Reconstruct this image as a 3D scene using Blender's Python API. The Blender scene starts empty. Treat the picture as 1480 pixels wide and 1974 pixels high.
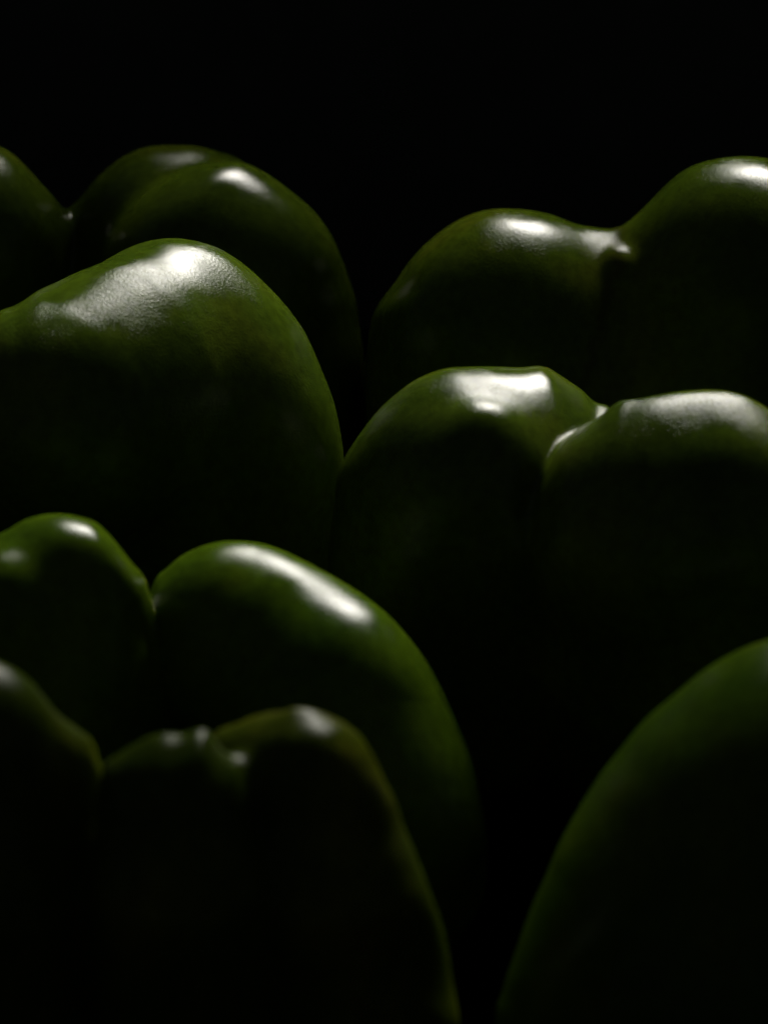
import bpy, math, random
import numpy as np
from mathutils import Vector, Matrix
R = math.radians
sc = bpy.context.scene
col = sc.collection

# ------------------------------------------------------------------ camera
EL = R(25); DIST = 0.90
AIM = Vector((0, 0, .062))
FWD = Vector((0, math.cos(EL), -math.sin(EL)))
cam_d = bpy.data.cameras.new('camera'); cam = bpy.data.objects.new('camera', cam_d); col.objects.link(cam)
cam.location = AIM - FWD * DIST
cam.rotation_euler = (R(90) - EL, 0, 0)
cam_d.sensor_fit = 'HORIZONTAL'; cam_d.sensor_width = 36
cam_d.lens = 36 * DIST / .155
cam_d.clip_start = .02; cam_d.clip_end = 20
cam_d.dof.use_dof = True
cam_d.dof.focus_distance = DIST + .035
cam_d.dof.aperture_fstop = 20
sc.camera = cam

# ------------------------------------------------------------------ darkened studio
w = bpy.data.worlds.new('World'); sc.world = w; w.use_nodes = True
bg = w.node_tree.nodes['Background']
bg.inputs['Color'].default_value = (.85, .95, 1, 1); bg.inputs['Strength'].default_value = .027

def softbox(name, loc, target, sx, sy, power, spread, color):
    l = bpy.data.lights.new(name, 'AREA'); l.shape = 'RECTANGLE'; l.size = sx; l.size_y = sy
    l.energy = power; l.color = color; l.spread = R(spread)
    o = bpy.data.objects.new(name, l); col.objects.link(o); o.location = loc
    o.rotation_euler = (Vector(target) - Vector(loc)).to_track_quat('-Z', 'Y').to_euler()
    return o
softbox('softbox', (.11, .60, .45), (0, .075, .09), .42, .21, .60, 32, (1, .965, .90))

sc.view_settings.view_transform = 'Standard'; sc.view_settings.look = 'None'
sc.view_settings.exposure = 0; sc.view_settings.gamma = 1
sc.cycles.max_bounces = 6; sc.cycles.use_denoising = True

# ------------------------------------------------------------------ materials
def nodes(m):
    m.use_nodes = True
    return m.node_tree.nodes, m.node_tree.links
def cloth(name, color, rough):
    m = bpy.data.materials.new(name); n, l = nodes(m); b = n['Principled BSDF']
    b.inputs['Roughness'].default_value = rough; b.inputs['Specular IOR Level'].default_value = 0
    tc = n.new('ShaderNodeTexCoord'); t = n.new('ShaderNodeTexNoise'); t.inputs['Scale'].default_value = 60; t.inputs['Detail'].default_value = 6
    l.new(tc.outputs['Object'], t.inputs['Vector'])
    r = n.new('ShaderNodeMix'); r.data_type = 'RGBA'
    r.inputs[6].default_value = (*[c * .7 for c in color], 1); r.inputs[7].default_value = (*[c * 1.3 for c in color], 1)
    l.new(t.outputs['Fac'], r.inputs[0]); l.new(r.outputs[2], b.inputs['Base Color'])
    bp = n.new('ShaderNodeBump'); bp.inputs['Strength'].default_value = .3; bp.inputs['Distance'].default_value = .0005
    t2 = n.new('ShaderNodeTexNoise'); t2.inputs['Scale'].default_value = 900
    l.new(tc.outputs['Object'], t2.inputs['Vector']); l.new(t2.outputs['Fac'], bp.inputs['Height']); l.new(bp.outputs['Normal'], b.inputs['Normal'])
    return m

def pepper_skin(name, seed, dark, mid, pale, rough, grain, coat, wave=.18, scar=None):
    m = bpy.data.materials.new(name); n, l = nodes(m); b = n['Principled BSDF']
    tc = n.new('ShaderNodeTexCoord')
    mp = n.new('ShaderNodeMapping'); mp.inputs['Location'].default_value = (seed * 1.7, seed * .9, seed * 2.3)
    l.new(tc.outputs['Object'], mp.inputs['Vector'])
    def noise(scale, detail=3, rgh=.5, stretch=None):
        t = n.new('ShaderNodeTexNoise'); t.inputs['Scale'].default_value = scale
        t.inputs['Detail'].default_value = detail; t.inputs['Roughness'].default_value = rgh
        src = mp.outputs['Vector']
        if stretch:
            k = n.new('ShaderNodeMapping'); k.inputs['Scale'].default_value = stretch
            l.new(src, k.inputs['Vector']); src = k.outputs['Vector']
        l.new(src, t.inputs['Vector']); return t.outputs['Fac']
    def ramp(fac, stops):
        r = n.new('ShaderNodeValToRGB'); e = r.color_ramp.elements
        while len(e) < len(stops): e.new(.5)
        for x, (p, c) in zip(e, stops): x.position = p; x.color = (*c, 1) if len(c) == 3 else c
        l.new(fac, r.inputs['Fac']); return r.outputs['Color']
    def mix(fac, a, c, mode='MIX'):
        r = n.new('ShaderNodeMix'); r.data_type = 'RGBA'; r.blend_type = mode
        if isinstance(fac, float): r.inputs[0].default_value = fac
        else: l.new(fac, r.inputs[0])
        for s, x in ((6, a), (7, c)):
            if isinstance(x, tuple): r.inputs[s].default_value = (*x, 1)
            else: l.new(x, r.inputs[s])
        return r.outputs[2]
    # large soft patches of riper, more yellow skin; fine pale flecks under the skin
    c = ramp(noise(38, 4, .55, (1, 1, .55)), [(.30, dark), (.52, mid), (.74, pale)])
    c = mix(.42, c, ramp(noise(420, 4, .6), [(.35, (.55, .55, .55)), (.65, (1.45, 1.45, 1.3))]), 'MULTIPLY')
    vo = n.new('ShaderNodeTexVoronoi'); vo.inputs['Scale'].default_value = 620; l.new(mp.outputs['Vector'], vo.inputs['Vector'])
    fl = ramp(vo.outputs['Distance'], [(.06, (1, 1, 1)), (.16, (0, 0, 0))])
    c = mix(fl, c, mix(.5, c, pale))
    if scar:   # a brown corky seam along the furrow
        sp = n.new('ShaderNodeSeparateXYZ'); l.new(tc.outputs['Object'], sp.inputs[0])
        def op(o, a, v):
            q = n.new('ShaderNodeMath'); q.operation = o
            for i, x in enumerate((a, v)):
                if isinstance(x, (int, float)): q.inputs[i].default_value = x
                else: l.new(x, q.inputs[i])
            return q.outputs[0]
        d = op('ADD', op('ADD', sp.outputs['X'], op('MULTIPLY', op('SUBTRACT', sp.outputs['Z'], scar[1]), scar[2])), -scar[0])
        d = op('ADD', d, op('MULTIPLY', op('SUBTRACT', noise(260, 4), .5), .0050))
        band = ramp(op('DIVIDE', op('ABSOLUTE', d, 0), .0026), [(.15, (1, 1, 1)), (.75, (0, 0, 0))])
        band = mix(.4, (0, 0, 0), band)
        c = mix(band, c, (.020, .013, .003))
    l.new(c, b.inputs['Base Color'])
    # waxy skin: gloss wanders, finest at the crests
    rr = n.new('ShaderNodeMapRange'); l.new(noise(70, 3, .5), rr.inputs['Value'])
    rr.inputs['From Min'].default_value = .3; rr.inputs['From Max'].default_value = .7
    rr.inputs['To Min'].default_value = rough * .8; rr.inputs['To Max'].default_value = rough * 1.25
    b.inputs['Specular IOR Level'].default_value = 0
    b.inputs['Subsurface Weight'].default_value = .28
    b.inputs['Subsurface Radius'].default_value = (.0040, .0034, .0008); b.inputs['Subsurface Scale'].default_value = 1
    # relief: cell-sized grain of the skin over a faint unevenness
    def bump(h, dist, strength, prev=None):
        q = n.new('ShaderNodeBump'); q.inputs['Distance'].default_value = dist; q.inputs['Strength'].default_value = strength
        l.new(h, q.inputs['Height'])
        if prev: l.new(prev, q.inputs['Normal'])
        return q.outputs['Normal']
    na = bump(noise(95, 2, .5, (1, 1, .5)), .0006, wave)
    patch = n.new('ShaderNodeMapRange'); l.new(noise(55, 2), patch.inputs['Value'])
    patch.inputs['From Min'].default_value = .38; patch.inputs['From Max'].default_value = .62
    patch.inputs['To Min'].default_value = .18; patch.inputs['To Max'].default_value = 1.0
    gr = n.new('ShaderNodeMath'); gr.operation = 'MULTIPLY'; l.new(noise(1700, 3, .65), gr.inputs[0]); l.new(patch.outputs[0], gr.inputs[1])
    nb = bump(gr.outputs[0], .00022, grain, na)
    # the thin wax coat: a clean gloss over the flesh, weighted by Fresnel
    gl = n.new('ShaderNodeBsdfGlossy'); gl.distribution = 'BECKMANN'; l.new(rr.outputs['Result'], gl.inputs['Roughness'])
    gl.inputs['Color'].default_value = (.92, .92, .90, 1)
    fr = n.new('ShaderNodeFresnel'); fr.inputs['IOR'].default_value = 1.42
    ms = n.new('ShaderNodeMixShader'); fw = n.new('ShaderNodeMath'); fw.operation = 'MULTIPLY'; fw.inputs[1].default_value = coat; l.new(fr.outputs[0], fw.inputs[0]); l.new(fw.outputs[0], ms.inputs[0]); l.new(b.outputs[0], ms.inputs[1]); l.new(gl.outputs[0], ms.inputs[2])
    l.new(ms.outputs[0], n['Material Output'].inputs['Surface'])
    l.new(nb, gl.inputs['Normal']); l.new(nb, b.inputs['Normal']); l.new(na, fr.inputs['Normal'])
    return m

# ------------------------------------------------------------------ shapes
# ---- pepper surface: lobes are chains of round cones, blended, star-cast from the heart of the fruit
def round_cone(P, a, b, ra, rb):
    ab = b - a
    h = np.clip(((P - a) @ ab) / max(ab @ ab, 1e-12), 0, 1)
    return np.linalg.norm(P - a - h[:, None] * ab, axis=1) - (ra + (rb - ra) * h)
def smin(a, b, k):
    h = np.maximum(k - np.abs(a - b), 0) / k
    return np.minimum(a, b) - h * h * h * k / 6
def field(P, s):
    out = None
    for i, lobe in enumerate(s['lobes']):
        d = None
        for (a, b) in zip(lobe[:-1], lobe[1:]):
            e = round_cone(P, np.array(a[:3]), np.array(b[:3]), a[3], b[3])
            d = e if d is None else smin(d, e, s['kin'])
        q = s.get('facets', {}).get(str(i))
        if q: d = -smin(-d, -((P - np.array(q[:3])) @ np.array(q[3:6])), q[6])
        out = d if out is None else smin(out, d, s.get('ks', {}).get(str(i), s['k']))
    return out
def cube_sphere(n):
    t = np.tan(np.linspace(-1, 1, n + 1) * math.pi / 4)
    idx = {}; V = []; Q = []
    g = np.arange(n + 1)
    keys = []
    for ax in range(3):
        for sg in (-1, 1):
            A, B = np.meshgrid(t, t, indexing='ij'); I, J = np.meshgrid(g, g, indexing='ij')
            p = np.empty((n + 1, n + 1, 3)); q = np.empty((n + 1, n + 1, 3), int)
            p[..., ax] = sg; p[..., (ax + 1) % 3] = A; p[..., (ax + 2) % 3] = B
            q[..., ax] = 0 if sg < 0 else n; q[..., (ax + 1) % 3] = I; q[..., (ax + 2) % 3] = J
            k = (q[..., 0] * (n + 1) + q[..., 1]) * (n + 1) + q[..., 2]
            V.append(p.reshape(-1, 3)); keys.append(k.ravel())
            f = np.stack([k[:-1, :-1], k[1:, :-1], k[1:, 1:], k[:-1, 1:]], -1).reshape(-1, 4)
            Q.append(f if sg > 0 else f[:, ::-1])
    V = np.concatenate(V); keys = np.concatenate(keys); Q = np.concatenate(Q)
    u, first, inv = np.unique(keys, return_index=True, return_inverse=True)
    V = V[first]; V /= np.linalg.norm(V, axis=1)[:, None]
    return V, np.searchsorted(u, Q)
def star_cast(s, dirs, steps=26):
    c = np.array(s['c'])
    lo = np.zeros(len(dirs)); hi = np.full(len(dirs), .12)
    # march inwards from outside to the first contact, then bisect
    t = hi.copy()
    for _ in range(60):
        d = field(c + dirs * t[:, None], s)
        t = np.maximum(t - np.maximum(d, 0) * .9, 0)
    hi = t + .0006; lo = np.maximum(t - .0006, 0)
    for _ in range(9):
        m = (lo + hi) / 2; ins = field(c + dirs * m[:, None], s) < 0
        lo = np.where(ins, m, lo); hi = np.where(ins, hi, m)
    return c + dirs * ((lo + hi) / 2)[:, None]
def swell(P, s):
    """uneven growth: the fruit swells or shrinks round its heart, by the table of its widest outline"""
    f = s.get('girth')
    if f is None: return P
    c = np.array(s['c']); e = math.radians(25)
    X = (P - c) @ np.array([1., 0, 0]); Z = (P - c) @ np.array([0, math.sin(e), math.cos(e)])
    Y = (P - c) @ np.array([0, math.cos(e), -math.sin(e)])
    n = len(f); psi = np.arctan2(Z, X) % (2 * math.pi) * n / (2 * math.pi)
    def look(tab):
        tab = np.asarray(tab); i = np.floor(psi).astype(int); w = psi - i
        a, b, c2, d = tab[(i - 1) % n], tab[i % n], tab[(i + 1) % n], tab[(i + 2) % n]
        # cubic B-spline: no ribs between the table's angles
        return ((1 - w) ** 3 * a + (3 * w ** 3 - 6 * w * w + 4) * b + (-3 * w ** 3 + 3 * w * w + 3 * w + 1) * c2 + w ** 3 * d) / 6
    rho = np.hypot(X, Z); R = look(s['reach'])
    w = np.clip(rho / R, 0, 1) ** 2
    g = 1 + (look(f) - 1) * w
    return c + np.outer(X * g, [1., 0, 0]) + np.outer(Z * g, [0, math.sin(e), math.cos(e)]) + np.outer(Y, [0, math.cos(e), -math.sin(e)])
def settle(P, floor=0.0):
    """rest the fruit on the table: the base flattens softly"""
    z = P[:, 2] - floor; k = .006
    P = P.copy(); P[:, 2] = floor + np.where(z > k, z, np.where(z < -k, 0, (z + k) ** 2 / (4 * k)))
    return P
# centre, blend widths, lobe chains (x, y, z, radius in metres), girth by angle
PEPPERS = {
 'LB': dict(c=(-0.06905, 0.126, 0.04095), k=0.00939, kin=0.00963, ks={"1": 0.00794}, facets={},
  lobes=[[[-0.04942, 0.136, 0.0674, 0.02281], [-0.05135, 0.134, 0.05051, 0.02568], [-0.05054, 0.131, 0.02574, 0.02707], [-0.05332, 0.13025, 0.02166, 0.02382]], [[-0.03731, 0.114, 0.06531, 0.02635], [-0.0335, 0.114, 0.04606, 0.02844], [-0.03677, 0.115, 0.0263, 0.02752], [-0.04161, 0.11665, 0.02202, 0.02422]], [[-0.09802, 0.124, 0.07049, 0.02606], [-0.09892, 0.124, 0.03403, 0.02741], [-0.09444, 0.1243, 0.02193, 0.02412]], [[-0.07639, 0.162, 0.03363, 0.02464], [-0.07746, 0.162, 0.01874, 0.02499]]],
  girth=[0.9855, 0.9846, 0.9843, 0.9946, 1.0099, 1.0163, 1.0231, 1.029, 1.0271, 1.022, 1.0174, 1.0111, 1.005, 1.005, 1.0102, 1.0176, 1.0307, 1.0396, 1.0278, 1.009, 0.9994, 0.9904, 0.9813, 0.9767, 0.9785, 0.9788, 0.9715, 0.9601, 0.9515, 0.9527, 0.9531, 1.0013, 1.0415, 0.9726, 0.9267, 0.9569, 0.9798, 0.9805, 0.9809, 0.982, 0.9838, 0.9859, 0.9883, 0.9906, 0.9928, 0.9947, 0.9963, 0.9975, 0.9983, 0.999, 0.9994, 0.9996, 0.9998, 0.9999, 0.9999, 1.0, 1.0, 1.0, 1.0, 1.0, 1.0, 1.0, 1.0, 1.0, 1.0, 1.0, 1.0, 1.0, 1.0, 1.0, 1.0, 1.0, 1.0, 1.0, 1.0, 1.0, 1.0, 1.0, 1.0, 1.0, 1.0, 1.0, 1.0, 1.0, 1.0, 1.0, 1.0, 1.0, 1.0, 1.0, 1.0, 1.0, 1.0, 1.0, 1.0, 1.0, 1.0, 1.0, 1.0, 1.0, 1.0, 1.0, 1.0, 1.0, 1.0, 1.0, 0.9999, 0.9998, 0.9997, 0.9995, 0.9992, 0.9987, 0.998, 0.997, 0.9957, 0.9942, 0.9925, 0.9906, 0.9887, 0.9869],
  reach=[0.0656, 0.06554, 0.06529, 0.06475, 0.06409, 0.06346, 0.06282, 0.06235, 0.06231, 0.06236, 0.06236, 0.06222, 0.06185, 0.06124, 0.06042, 0.05938, 0.05806, 0.05709, 0.05717, 0.05717, 0.05702, 0.05666, 0.05605, 0.05522, 0.05409, 0.05283, 0.05111, 0.0493, 0.04717, 0.04446, 0.04127, 0.03837, 0.03625, 0.04182, 0.04609, 0.0494, 0.05255, 0.05509, 0.05729, 0.0593, 0.0609, 0.06226, 0.06329, 0.06411, 0.06463, 0.0649, 0.06494, 0.06491, 0.06467, 0.06416, 0.06344, 0.06239, 0.06104, 0.05991, 0.05894, 0.05817, 0.05756, 0.05731, 0.05758, 0.05802, 0.05847, 0.05898, 0.05941, 0.05963, 0.05972, 0.05972, 0.05964, 0.05926, 0.0586, 0.05794, 0.0572, 0.05651, 0.05615, 0.05575, 0.05528, 0.0547, 0.05401, 0.05317, 0.05209, 0.05087, 0.04946, 0.04781, 0.04601, 0.04398, 0.04174, 0.0392, 0.03642, 0.03388, 0.03318, 0.0342, 0.0355, 0.03687, 0.03847, 0.03981, 0.04132, 0.04327, 0.0458, 0.04842, 0.05085, 0.05302, 0.05505, 0.05688, 0.05846, 0.05989, 0.06139, 0.06308, 0.06442, 0.06519, 0.0657, 0.06598, 0.06605, 0.06604, 0.0659, 0.06556, 0.06511, 0.06476, 0.06477, 0.06507, 0.06544, 0.06559]),
 'LM': dict(c=(-0.06739, 0.046, 0.04384), k=0.00529, kin=0.01542, ks={}, facets={},
  lobes=[[[-0.04313, 0.048, 0.0742, 0.02686], [-0.03877, 0.044, 0.06522, 0.02905], [-0.04089, 0.042, 0.03473, 0.02763], [-0.04487, 0.0426, 0.0221, 0.02431]], [[-0.04313, 0.048, 0.0742, 0.02686], [-0.05414, 0.0302, 0.07654, 0.02466], [-0.06542, 0.0145, 0.07701, 0.02258], [-0.07521, 0.026, 0.06256, 0.02525], [-0.07056, 0.04, 0.03568, 0.02756], [-0.07008, 0.0409, 0.02205, 0.02425]], [[-0.11487, 0.058, 0.05908, 0.02719], [-0.11256, 0.058, 0.02713, 0.02758], [-0.10578, 0.0562, 0.02206, 0.02427]]],
  girth=[1.0283, 1.0194, 1.009, 0.9953, 0.9784, 0.962, 0.9504, 0.9405, 0.9317, 0.9272, 0.931, 0.9394, 0.9442, 0.9442, 0.9418, 0.9404, 0.942, 0.9461, 0.9521, 0.9588, 0.9631, 0.9661, 0.9703, 0.9722, 0.9699, 0.9672, 0.9605, 0.9533, 0.9537, 0.95, 0.9482, 0.9576, 0.9585, 0.9493, 0.9513, 0.9716, 0.9721, 0.9738, 0.9763, 0.9795, 0.9829, 0.9864, 0.9895, 0.9923, 0.9946, 0.9963, 0.9976, 0.9985, 0.9991, 0.9995, 0.9997, 0.9998, 0.9999, 1.0, 1.0, 1.0, 1.0, 1.0, 1.0, 1.0, 1.0, 1.0, 1.0, 1.0, 1.0, 1.0, 1.0, 1.0, 1.0, 1.0, 1.0, 1.0, 1.0, 1.0, 1.0, 1.0, 1.0, 1.0, 1.0, 1.0, 1.0, 1.0, 1.0, 1.0, 1.0, 1.0, 1.0, 1.0, 1.0, 1.0, 1.0, 1.0, 1.0, 1.0, 1.0, 1.0, 1.0, 1.0, 1.0, 1.0, 1.0, 1.0, 1.0001, 1.0001, 1.0003, 1.0005, 1.0009, 1.0014, 1.0023, 1.0035, 1.0052, 1.0073, 1.0099, 1.0129, 1.0161, 1.0194, 1.0224, 1.0248, 1.0264, 1.0269],
  reach=[0.05781, 0.05842, 0.05941, 0.06048, 0.06176, 0.06288, 0.06384, 0.06458, 0.06515, 0.06551, 0.06551, 0.06545, 0.06539, 0.06558, 0.06576, 0.06582, 0.06582, 0.06572, 0.06545, 0.06496, 0.06432, 0.06341, 0.06224, 0.06098, 0.05944, 0.05755, 0.05562, 0.05313, 0.05088, 0.04899, 0.04753, 0.04609, 0.04482, 0.04367, 0.04268, 0.04177, 0.04113, 0.04051, 0.04011, 0.03979, 0.03959, 0.0395, 0.0517, 0.05867, 0.06345, 0.06711, 0.07015, 0.07272, 0.07467, 0.07621, 0.07732, 0.07798, 0.07827, 0.07829, 0.0782, 0.07774, 0.07686, 0.07573, 0.07498, 0.07478, 0.07512, 0.07559, 0.07601, 0.07637, 0.07643, 0.07641, 0.07614, 0.0756, 0.07475, 0.07347, 0.07186, 0.06921, 0.06681, 0.06479, 0.06243, 0.05979, 0.0569, 0.05362, 0.04976, 0.0451, 0.04402, 0.04465, 0.04519, 0.04565, 0.04601, 0.04627, 0.04643, 0.04649, 0.04649, 0.04645, 0.04628, 0.04605, 0.04565, 0.04523, 0.04479, 0.04588, 0.04754, 0.04923, 0.05069, 0.05199, 0.05308, 0.05403, 0.05483, 0.05544, 0.05595, 0.0563, 0.05654, 0.05671, 0.05679, 0.05718, 0.05755, 0.05792, 0.05829, 0.0585, 0.0585, 0.05837, 0.05811, 0.0578, 0.05754, 0.05745]),
 'RB': dict(c=(0.0543, 0.113, 0.03366), k=0.02065, kin=0.01424, ks={"3": 0.00411}, facets={},
  lobes=[[[0.02599, 0.101, 0.05913, 0.02842], [0.02845, 0.1, 0.04446, 0.03043], [0.02887, 0.104, 0.0221, 0.02946]], [[0.08023, 0.105, 0.06934, 0.02886], [0.07923, 0.103, 0.04315, 0.03053], [0.07795, 0.106, 0.02215, 0.02953]], [[0.05552, 0.138, 0.03321, 0.02655], [0.05621, 0.138, 0.02016, 0.02688]], [[0.05376, 0.09496, 0.07484, 0.00571], [0.0537, 0.09518, 0.07314, 0.00571]]],
  girth=[1.0, 1.0, 1.0, 1.0, 0.9999, 0.9999, 0.9998, 0.9996, 0.9993, 0.9989, 0.9982, 0.9974, 0.9963, 0.995, 0.9935, 0.9919, 0.9903, 0.9888, 0.9876, 0.9868, 0.9865, 0.9862, 0.9867, 0.9866, 0.9884, 0.9924, 0.9889, 0.9709, 0.9595, 0.9668, 0.9863, 1.0134, 1.0381, 1.0483, 1.0364, 1.0153, 1.0041, 0.9995, 0.992, 0.982, 0.9787, 0.98, 0.9769, 0.9723, 0.9675, 0.9611, 0.957, 0.9559, 0.9552, 0.9545, 0.956, 0.9656, 0.9831, 0.9955, 0.9979, 1.0001, 1.0037, 1.0056, 1.0066, 1.0065, 1.0061, 1.0055, 1.0048, 1.004, 1.0032, 1.0024, 1.0018, 1.0013, 1.0009, 1.0006, 1.0003, 1.0002, 1.0001, 1.0001, 1.0, 1.0, 1.0, 1.0, 1.0, 1.0, 1.0, 1.0, 1.0, 1.0, 1.0, 1.0, 1.0, 1.0, 1.0, 1.0, 1.0, 1.0, 1.0, 1.0, 1.0, 1.0, 1.0, 1.0, 1.0, 1.0, 1.0, 1.0, 1.0, 1.0, 1.0, 1.0, 1.0, 1.0, 1.0, 1.0, 1.0, 1.0, 1.0, 1.0, 1.0, 1.0, 1.0, 1.0, 1.0, 1.0],
  reach=[0.05773, 0.058, 0.05818, 0.05841, 0.05865, 0.05899, 0.05945, 0.06015, 0.06113, 0.06252, 0.06395, 0.0652, 0.06619, 0.06691, 0.06743, 0.06769, 0.06773, 0.0677, 0.06747, 0.067, 0.06628, 0.06531, 0.06413, 0.06264, 0.06086, 0.05877, 0.05639, 0.05383, 0.05095, 0.04778, 0.0446, 0.04192, 0.04025, 0.04054, 0.04201, 0.04395, 0.04625, 0.04857, 0.05083, 0.05279, 0.05456, 0.05618, 0.05759, 0.0588, 0.05982, 0.06068, 0.0613, 0.06174, 0.06201, 0.06209, 0.06209, 0.06201, 0.06177, 0.0614, 0.06091, 0.06033, 0.0597, 0.05929, 0.059, 0.0587, 0.05842, 0.05823, 0.05789, 0.05758, 0.05737, 0.05751, 0.05794, 0.05829, 0.05852, 0.05862, 0.05862, 0.05859, 0.05841, 0.05807, 0.05755, 0.0569, 0.05611, 0.05512, 0.054, 0.05277, 0.05134, 0.04982, 0.04814, 0.0464, 0.04444, 0.04243, 0.04056, 0.0388, 0.03735, 0.03634, 0.03592, 0.03657, 0.03758, 0.03901, 0.04072, 0.04248, 0.04418, 0.04587, 0.04747, 0.04891, 0.05031, 0.05156, 0.05267, 0.05362, 0.05449, 0.0552, 0.05578, 0.05621, 0.05651, 0.05669, 0.05672, 0.05672, 0.05665, 0.05648, 0.05623, 0.05602, 0.05624, 0.05655, 0.05693, 0.05736]),
 'RM': dict(c=(0.03716, 0.008, 0.04972), k=0.00347, kin=0.00842, ks={"1": 0.00789, "2": 0.01421, "4": 0.01263, "5": 0.00411, "7": 0.0043}, facets={"2": [0.03316, 0.001, 0.08691, 0.339, -0.1595, 0.9272, 0.0057]},
  lobes=[[[0.0147, 0.004, 0.065, 0.02552], [0.01585, 0.004, 0.05162, 0.02705], [0.01495, 0.004, 0.02915, 0.02402], [0.01828, 0.0046, 0.01922, 0.02114]], [[0.01776, -0.009, 0.07326, 0.01548], [0.02082, -0.006, 0.06216, 0.01874], [0.02327, -0.0039, 0.018, 0.01649]], [[0.02908, 0.009, 0.06037, 0.02411], [0.03093, 0.01, 0.04404, 0.02432], [0.03186, 0.0097, 0.01946, 0.0214]], [[0.0535, -0.019, 0.06668, 0.02501], [0.0671, -0.0186, 0.06875, 0.02295], [0.06261, -0.01461, 0.01836, 0.0202]], [[0.05731, -0.01, 0.05137, 0.02553], [0.06046, -0.011, 0.04838, 0.02835], [0.05864, -0.014, 0.03237, 0.02775], [0.05542, -0.0107, 0.0222, 0.02442]], [[0.05328, -0.0171, 0.07955, 0.01306], [0.06809, -0.0139, 0.07989, 0.01311], [0.06345, -0.01061, 0.018, 0.01154]], [[0.04162, 0.034, 0.03732, 0.02026], [0.04316, 0.034, 0.01577, 0.02103]], [[0.01899, -0.00973, 0.08151, 0.00819], [0.01871, -0.00957, 0.07907, 0.00819]]],
  girth=[0.9977, 0.9963, 0.9943, 0.9916, 0.9881, 0.9838, 0.9789, 0.9735, 0.9682, 0.9633, 0.9594, 0.9568, 0.9559, 0.9541, 0.9606, 0.9634, 0.9762, 0.9957, 1.0153, 1.0285, 1.0317, 1.0268, 1.0177, 1.0263, 1.0563, 1.0459, 1.0048, 1.0043, 1.0234, 1.0311, 1.0389, 1.0554, 1.0717, 1.0621, 1.0343, 1.0158, 1.0043, 0.9942, 0.9872, 0.9797, 0.9775, 0.9801, 0.9748, 0.967, 0.9619, 0.9529, 0.9456, 0.9436, 0.9421, 0.9403, 0.9423, 0.948, 0.9564, 0.967, 0.9733, 0.9743, 0.9697, 0.9722, 0.9728, 0.9744, 0.9769, 0.98, 0.9833, 0.9867, 0.9898, 0.9925, 0.9947, 0.9964, 0.9976, 0.9985, 0.9991, 0.9995, 0.9997, 0.9999, 0.9999, 1.0, 1.0, 1.0, 1.0, 1.0, 1.0, 1.0, 1.0, 1.0, 1.0, 1.0, 1.0, 1.0, 1.0, 1.0, 1.0, 1.0, 1.0, 1.0, 1.0, 1.0, 1.0, 1.0, 1.0, 1.0, 1.0, 1.0, 1.0, 1.0, 1.0, 1.0, 1.0, 1.0, 1.0, 1.0, 1.0, 1.0, 1.0, 1.0, 0.9999, 0.9999, 0.9998, 0.9996, 0.9992, 0.9986],
  reach=[0.05423, 0.05458, 0.05482, 0.05491, 0.05491, 0.05485, 0.05464, 0.05422, 0.05361, 0.05281, 0.05204, 0.05121, 0.05046, 0.04959, 0.04847, 0.04702, 0.04507, 0.0427, 0.0401, 0.03777, 0.03578, 0.03425, 0.03295, 0.03193, 0.03058, 0.02996, 0.03069, 0.0315, 0.03218, 0.03304, 0.03375, 0.03466, 0.03543, 0.03644, 0.03739, 0.03841, 0.03959, 0.0408, 0.04205, 0.0433, 0.04449, 0.04567, 0.04673, 0.04775, 0.0486, 0.04935, 0.04996, 0.05044, 0.05078, 0.05099, 0.05106, 0.05106, 0.05101, 0.05085, 0.0506, 0.05025, 0.0499, 0.04965, 0.04963, 0.04966, 0.04966, 0.04959, 0.04953, 0.04942, 0.04951, 0.04996, 0.05073, 0.05165, 0.05271, 0.05362, 0.05435, 0.05473, 0.05495, 0.05508, 0.05518, 0.05546, 0.05575, 0.05598, 0.05606, 0.05606, 0.05601, 0.05583, 0.0555, 0.05504, 0.05445, 0.05381, 0.0529, 0.05206, 0.05097, 0.05018, 0.05122, 0.05369, 0.05603, 0.05817, 0.06011, 0.0618, 0.06327, 0.0645, 0.06553, 0.06626, 0.06663, 0.06669, 0.06668, 0.0664, 0.06586, 0.06492, 0.0639, 0.06275, 0.0619, 0.06093, 0.05985, 0.05872, 0.0577, 0.05689, 0.05617, 0.05566, 0.05526, 0.05485, 0.05446, 0.05413]),
 'LL': dict(c=(-0.03912, -0.052, 0.04054), k=0.00234, kin=0.00683, ks={"2": 0.01757, "4": 0.00469, "5": 0.00641}, facets={},
  lobes=[[[-0.03013, -0.044, 0.05504, 0.01928], [-0.01848, -0.0506, 0.05187, 0.01968], [-0.00792, -0.0605, 0.04892, 0.02029], [-0.00711, -0.07, 0.03273, 0.0243], [-0.00906, -0.066, 0.02039, 0.02719]], [[-0.0613, -0.055, 0.0696, 0.01646], [-0.06334, -0.058, 0.05487, 0.01831], [-0.06644, -0.062, 0.01736, 0.02315]], [[-0.07717, -0.06, 0.06384, 0.01819], [-0.07523, -0.062, 0.0458, 0.01881], [-0.07248, -0.062, 0.0151, 0.02013]], [[-0.04249, -0.026, 0.02862, 0.01969], [-0.04324, -0.026, 0.01661, 0.02215]], [[-0.05844, -0.05839, 0.07671, 0.00927], [-0.05928, -0.05825, 0.07406, 0.00927]], [[-0.07282, -0.06579, 0.0736, 0.01068], [-0.07387, -0.06564, 0.07058, 0.01068]]],
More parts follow.
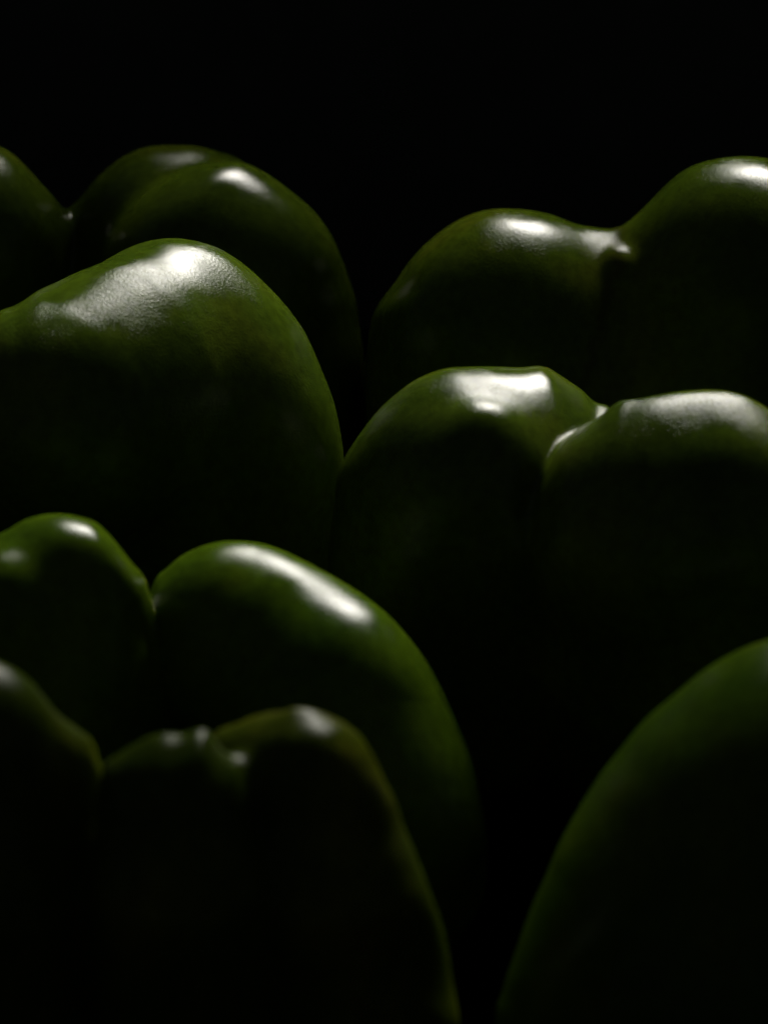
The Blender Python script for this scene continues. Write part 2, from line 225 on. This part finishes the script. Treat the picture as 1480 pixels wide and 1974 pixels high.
  girth=[0.9967, 0.9871, 0.9736, 0.958, 0.9455, 0.939, 0.9352, 0.9338, 0.938, 0.9491, 0.9631, 0.975, 0.9824, 0.9831, 0.9821, 0.9835, 0.9887, 0.998, 1.0076, 1.0162, 1.0221, 1.0219, 1.0168, 1.0112, 1.0064, 1.0026, 0.9995, 0.9961, 0.9912, 0.9867, 0.9814, 0.9724, 0.9603, 0.9789, 0.9268, 0.8419, 0.9081, 0.983, 0.9781, 0.9836, 0.9856, 0.9843, 0.9805, 0.9644, 0.9561, 0.957, 0.9595, 0.9634, 0.9683, 0.9736, 0.9789, 0.9838, 0.9881, 0.9916, 0.9943, 0.9963, 0.9977, 0.9986, 0.9992, 0.9996, 0.9998, 0.9999, 0.9999, 1.0, 1.0, 1.0, 1.0, 1.0, 1.0, 1.0, 1.0, 1.0, 1.0, 1.0, 1.0, 1.0, 1.0, 1.0, 1.0, 1.0, 1.0, 1.0, 1.0, 1.0, 1.0, 1.0, 1.0, 1.0, 1.0, 1.0, 1.0, 1.0, 1.0, 1.0, 1.0, 1.0001, 1.0002, 1.0004, 1.0007, 1.0012, 1.0019, 1.0031, 1.0048, 1.007, 1.0099, 1.0135, 1.0176, 1.022, 1.0264, 1.0305, 1.0337, 1.0359, 1.0366, 1.0409, 1.0238, 1.008, 1.0025, 1.0046, 1.0046, 1.0015],
  reach=[0.05428, 0.05351, 0.053, 0.0529, 0.05277, 0.05246, 0.05189, 0.05119, 0.05022, 0.04898, 0.04762, 0.04614, 0.04486, 0.04387, 0.04301, 0.04232, 0.04158, 0.04076, 0.03998, 0.0393, 0.0387, 0.0383, 0.03809, 0.0379, 0.03763, 0.03731, 0.03685, 0.03627, 0.0356, 0.03482, 0.03399, 0.03319, 0.03216, 0.03104, 0.03488, 0.03895, 0.04197, 0.04427, 0.04608, 0.04753, 0.04884, 0.04996, 0.05103, 0.05203, 0.05315, 0.05446, 0.05593, 0.05734, 0.05849, 0.05936, 0.05997, 0.06018, 0.06019, 0.06006, 0.05958, 0.0587, 0.05769, 0.0569, 0.05652, 0.05635, 0.05625, 0.05615, 0.05604, 0.05615, 0.05666, 0.0575, 0.05861, 0.05985, 0.06124, 0.06251, 0.06363, 0.06438, 0.06478, 0.06489, 0.06489, 0.06472, 0.06423, 0.0635, 0.06247, 0.0611, 0.0595, 0.05763, 0.05547, 0.05296, 0.0502, 0.04696, 0.04317, 0.03836, 0.03312, 0.03291, 0.03256, 0.03225, 0.034, 0.04003, 0.04444, 0.04799, 0.05114, 0.05399, 0.05635, 0.05849, 0.0603, 0.06185, 0.06315, 0.06418, 0.06498, 0.06547, 0.06572, 0.06576, 0.06573, 0.06551, 0.06505, 0.06431, 0.06317, 0.06154, 0.06049, 0.05982, 0.05909, 0.05788, 0.05673, 0.05544]),
 'FL': dict(c=(-0.04005, -0.138, 0.0447), k=0.00208, kin=0.00606, ks={"3": 0.00624, "5": 0.00421, "6": 0.00317, "7": 0.00366, "8": 0.00369}, facets={},
  lobes=[[[-0.02008, -0.141, 0.07478, 0.01303], [-0.0131, -0.146, 0.07801, 0.01248], [-0.01204, -0.148, 0.06086, 0.01766], [-0.00907, -0.146, 0.03368, 0.02177], [-0.00918, -0.146, 0.01652, 0.02203]], [[-0.0354, -0.156, 0.07948, 0.01311], [-0.03419, -0.16, 0.0657, 0.0149], [-0.03245, -0.158, 0.02002, 0.01622]], [[-0.0705, -0.146, 0.08642, 0.01516], [-0.07134, -0.148, 0.06086, 0.02006], [-0.06791, -0.146, 0.01652, 0.02203]], [[-0.05751, -0.143, 0.08041, 0.0087], [-0.05885, -0.15, 0.05688, 0.01115], [-0.06021, -0.15, 0.01488, 0.01277]], [[-0.04147, -0.112, 0.03488, 0.01885], [-0.04231, -0.112, 0.01586, 0.02115]], [[-0.01234, -0.14999, 0.0844, 0.00701], [-0.0127, -0.15, 0.08233, 0.00701]], [[-0.01396, -0.14435, 0.08743, 0.00441], [-0.0142, -0.14436, 0.08613, 0.00441]], [[-0.03642, -0.15404, 0.08762, 0.00523], [-0.03679, -0.15406, 0.08609, 0.00523]], [[-0.02381, -0.15127, 0.08171, 0.00483], [-0.02411, -0.15128, 0.08029, 0.00483]]],
  girth=[1.0149, 1.0251, 1.027, 1.0198, 1.0074, 0.9976, 0.9938, 0.9918, 0.9911, 1.0002, 1.0123, 1.0067, 0.9884, 0.9783, 0.9809, 0.9858, 0.986, 0.9884, 0.993, 0.9937, 1.0017, 1.0105, 0.9972, 0.9832, 1.018, 1.0494, 1.0079, 0.9732, 0.9766, 0.9757, 0.9752, 0.9853, 0.9942, 1.0014, 1.0465, 1.0334, 0.9716, 0.987, 0.9947, 0.9949, 1.0037, 1.0036, 1.0034, 1.0031, 1.0027, 1.0022, 1.0018, 1.0014, 1.001, 1.0007, 1.0005, 1.0003, 1.0002, 1.0001, 1.0001, 1.0, 1.0, 1.0, 1.0, 1.0, 1.0, 1.0, 1.0, 1.0, 1.0, 1.0, 1.0, 1.0, 1.0, 1.0, 1.0, 1.0, 1.0, 1.0, 1.0, 1.0, 1.0, 1.0, 1.0, 1.0, 1.0, 1.0, 1.0, 1.0, 1.0, 1.0, 1.0, 1.0, 1.0, 1.0, 1.0, 1.0, 1.0, 1.0, 1.0, 1.0, 1.0, 1.0, 1.0, 1.0, 0.9999, 0.9998, 0.9997, 0.9995, 0.9992, 0.9988, 0.9983, 0.9976, 0.9967, 0.9957, 0.9946, 0.9935, 0.9925, 0.9917, 0.9912, 0.991, 0.9783, 0.9771, 0.9877, 1.001],
  reach=[0.05069, 0.04944, 0.04856, 0.04809, 0.04816, 0.04821, 0.0482, 0.04821, 0.04818, 0.04808, 0.0483, 0.04914, 0.05031, 0.05107, 0.05146, 0.0515, 0.05144, 0.05104, 0.05024, 0.0494, 0.04782, 0.0452, 0.04338, 0.04167, 0.03935, 0.03752, 0.03784, 0.038, 0.038, 0.03781, 0.03728, 0.03606, 0.03497, 0.03377, 0.03213, 0.03708, 0.04053, 0.04706, 0.05268, 0.05603, 0.05823, 0.0598, 0.06073, 0.0611, 0.06112, 0.06104, 0.06044, 0.0593, 0.05756, 0.05633, 0.05532, 0.05458, 0.05417, 0.05402, 0.05394, 0.05381, 0.05364, 0.05326, 0.05263, 0.05195, 0.05136, 0.05102, 0.05115, 0.05149, 0.05198, 0.05262, 0.05344, 0.05435, 0.05555, 0.05694, 0.05847, 0.05992, 0.06098, 0.0617, 0.06209, 0.06219, 0.06218, 0.06201, 0.06148, 0.06069, 0.05957, 0.05805, 0.05629, 0.05397, 0.05139, 0.04817, 0.04447, 0.041, 0.04285, 0.04437, 0.04582, 0.04674, 0.04739, 0.0478, 0.04796, 0.04796, 0.04834, 0.05218, 0.05539, 0.0578, 0.05987, 0.06148, 0.0627, 0.06361, 0.06413, 0.06433, 0.06433, 0.06422, 0.06377, 0.06296, 0.06178, 0.06028, 0.05875, 0.05755, 0.05676, 0.05602, 0.05534, 0.05447, 0.05322, 0.05191]),
 'RF': dict(c=(0.07894, -0.118, 0.02754), k=0.00321, kin=0.0214, ks={}, facets={},
  lobes=[[[0.07572, -0.122, 0.05236, 0.03878], [0.06188, -0.124, 0.01916, 0.04125], [0.06256, -0.124, 0.03199, 0.04266]], [[0.10654, -0.112, 0.05101, 0.02804], [0.10673, -0.112, 0.0238, 0.03173]]],
  girth=[1.0, 1.0, 1.0, 1.0, 1.0, 1.0, 1.0, 1.0, 1.0, 1.0, 1.0, 1.0, 1.0, 1.0, 1.0, 1.0, 1.0, 1.0, 0.9999, 0.9999, 0.9998, 0.9996, 0.9994, 0.999, 0.9986, 0.998, 0.9972, 0.9964, 0.9955, 0.9946, 0.9938, 0.9931, 0.9927, 0.9925, 0.9878, 0.9815, 0.9745, 0.9675, 0.9599, 0.9513, 0.9438, 0.9414, 0.9406, 0.9358, 0.9281, 0.9224, 0.9179, 0.9099, 0.9003, 0.8931, 0.8872, 0.8819, 0.8781, 0.874, 0.8707, 0.8716, 0.8751, 0.8797, 0.8868, 0.8955, 0.9067, 0.9214, 0.9325, 0.9518, 0.9528, 0.9556, 0.9599, 0.9652, 0.9711, 0.9769, 0.9823, 0.9869, 0.9908, 0.9937, 0.9959, 0.9974, 0.9985, 0.9991, 0.9995, 0.9997, 0.9999, 0.9999, 1.0, 1.0, 1.0, 1.0, 1.0, 1.0, 1.0, 1.0, 1.0, 1.0, 1.0, 1.0, 1.0, 1.0, 1.0, 1.0, 1.0, 1.0, 1.0, 1.0, 1.0, 1.0, 1.0, 1.0, 1.0, 1.0, 1.0, 1.0, 1.0, 1.0, 1.0, 1.0, 1.0, 1.0, 1.0, 1.0, 1.0, 1.0],
  reach=[0.05953, 0.05928, 0.05894, 0.05879, 0.05897, 0.05927, 0.05979, 0.06049, 0.06159, 0.06262, 0.06341, 0.064, 0.06436, 0.06448, 0.06449, 0.0644, 0.06408, 0.06356, 0.06277, 0.0618, 0.06056, 0.05909, 0.05743, 0.05603, 0.05681, 0.05747, 0.05803, 0.05851, 0.05899, 0.05933, 0.05958, 0.05976, 0.05988, 0.0599, 0.0599, 0.05986, 0.05972, 0.05955, 0.05934, 0.05907, 0.05877, 0.05846, 0.05817, 0.05789, 0.05766, 0.05749, 0.05751, 0.05774, 0.05801, 0.05832, 0.05864, 0.05898, 0.05932, 0.05965, 0.05998, 0.06032, 0.06063, 0.06099, 0.06126, 0.0614, 0.06166, 0.06196, 0.0624, 0.06295, 0.06342, 0.06379, 0.06414, 0.06438, 0.06455, 0.06464, 0.06466, 0.06466, 0.0646, 0.06446, 0.06425, 0.06397, 0.06361, 0.06316, 0.06268, 0.0621, 0.06145, 0.06073, 0.05998, 0.05915, 0.05828, 0.05739, 0.05641, 0.05536, 0.05427, 0.05321, 0.05212, 0.05112, 0.04996, 0.04881, 0.04765, 0.04653, 0.04544, 0.04433, 0.0432, 0.04212, 0.04101, 0.03998, 0.04108, 0.04298, 0.04489, 0.04664, 0.04834, 0.04997, 0.05142, 0.05278, 0.05404, 0.05519, 0.05622, 0.05712, 0.05785, 0.05848, 0.05893, 0.05928, 0.05948, 0.05953]),
}
def mesh_obj(name, V, F, mat):
    me = bpy.data.meshes.new(name)
    F = np.asarray(F, dtype=np.int32); V = np.asarray(V, dtype=np.float32)
    me.vertices.add(len(V)); me.vertices.foreach_set('co', V.ravel())
    me.loops.add(F.size); me.loops.foreach_set('vertex_index', F.ravel())
    me.polygons.add(len(F)); me.polygons.foreach_set('loop_start', np.arange(0, F.size, F.shape[1], dtype=np.int32))
    me.polygons.foreach_set('use_smooth', np.ones(len(F), dtype=bool))
    me.update(calc_edges=True); me.validate()
    me.materials.append(mat)
    o = bpy.data.objects.new(name, me); col.objects.link(o)
    return o

# ------------------------------------------------------------------ the setting
def sheet(name, pts, mat):
    o = mesh_obj(name, pts, [(0, 1, 2, 3)], mat); o['kind'] = 'structure'
    return o
black_cloth = cloth('black_cloth', (.05, .052, .047), .9)
sheet('table_top', [(-.9, -.7, 0), (.9, -.7, 0), (.9, .95, 0), (-.9, .95, 0)], cloth('black_table', (.0015, .0016, .0015), 1))
# added black board: fills the background and flags softbox light off the rear flanks
B = [(x, y, z) for x in (-.6, .6) for y in (.245, .252) for z in (0, .178)]
bd = mesh_obj('backdrop_flag', B, [(0, 4, 5, 1), (2, 3, 7, 6), (0, 1, 3, 2), (4, 6, 7, 5), (1, 5, 7, 3), (0, 2, 6, 4)], black_cloth)
bd.data.polygons.foreach_set('use_smooth', [False] * 6); bd['kind'] = 'structure'

# ------------------------------------------------------------------ the peppers
DIRS, QUADS = cube_sphere(150)
LOOK = {
 'LB': 'dark green bell pepper at the back left, two small glints on its right lobe',
 'LM': 'big green bell pepper with a long sloping shoulder and the widest white shine',
 'RB': 'green bell pepper at the back right, brownish furrow in the saddle between two humps',
 'RM': 'green bell pepper with a flat dull-shining hollow and a sharp crease on top',
 'LL': 'bright green bell pepper with a deep V notch and a slanting streak of shine',
 'FL': 'darkest bell pepper in the front left corner, three lobes almost lost in shadow',
 'RF': 'bell pepper in the front right corner showing only one dim green edge',
}
SKIN = {
 #      seed dark                  mid                   pale             rough grain coat wave
 'LB': (1, (.018, .031, .0024), (.030, .049, .0030), (.052, .064, .004), .25, .40, .44),
 'LM': (2, (.026, .047, .0034), (.042, .070, .0044), (.066, .087, .006), .24, .80, .46),
 'RB': (3, (.022, .041, .0026), (.038, .060, .0034), (.064, .076, .005), .23, .70, .46, .18, (-.0015, .085, -.35)),
 'RM': (4, (.022, .043, .0028), (.041, .066, .0044), (.064, .082, .006), .22, .70, .46),
 'LL': (5, (.025, .054, .0026), (.043, .078, .0032), (.064, .092, .0045), .28, .40, .38),
 'FL': (6, (.016, .032, .0022), (.032, .047, .0028), (.080, .085, .005), .36, .50, .24, 1.0),
 'RF': (7, (.017, .040, .0020), (.028, .054, .0026), (.048, .066, .004), .36, .35, .28),
}
for key, s in PEPPERS.items():
    pts = settle(swell(star_cast(s, DIRS), s))
    base = np.array([s['c'][0], s['c'][1], 0.0])
    o = mesh_obj('bell_pepper', pts - base, QUADS, pepper_skin('pepper_skin', *SKIN[key]))
    o.location = base
    o['label'] = LOOK[key]; o['category'] = 'bell pepper'; o['group'] = 'green bell peppers standing in the dark'
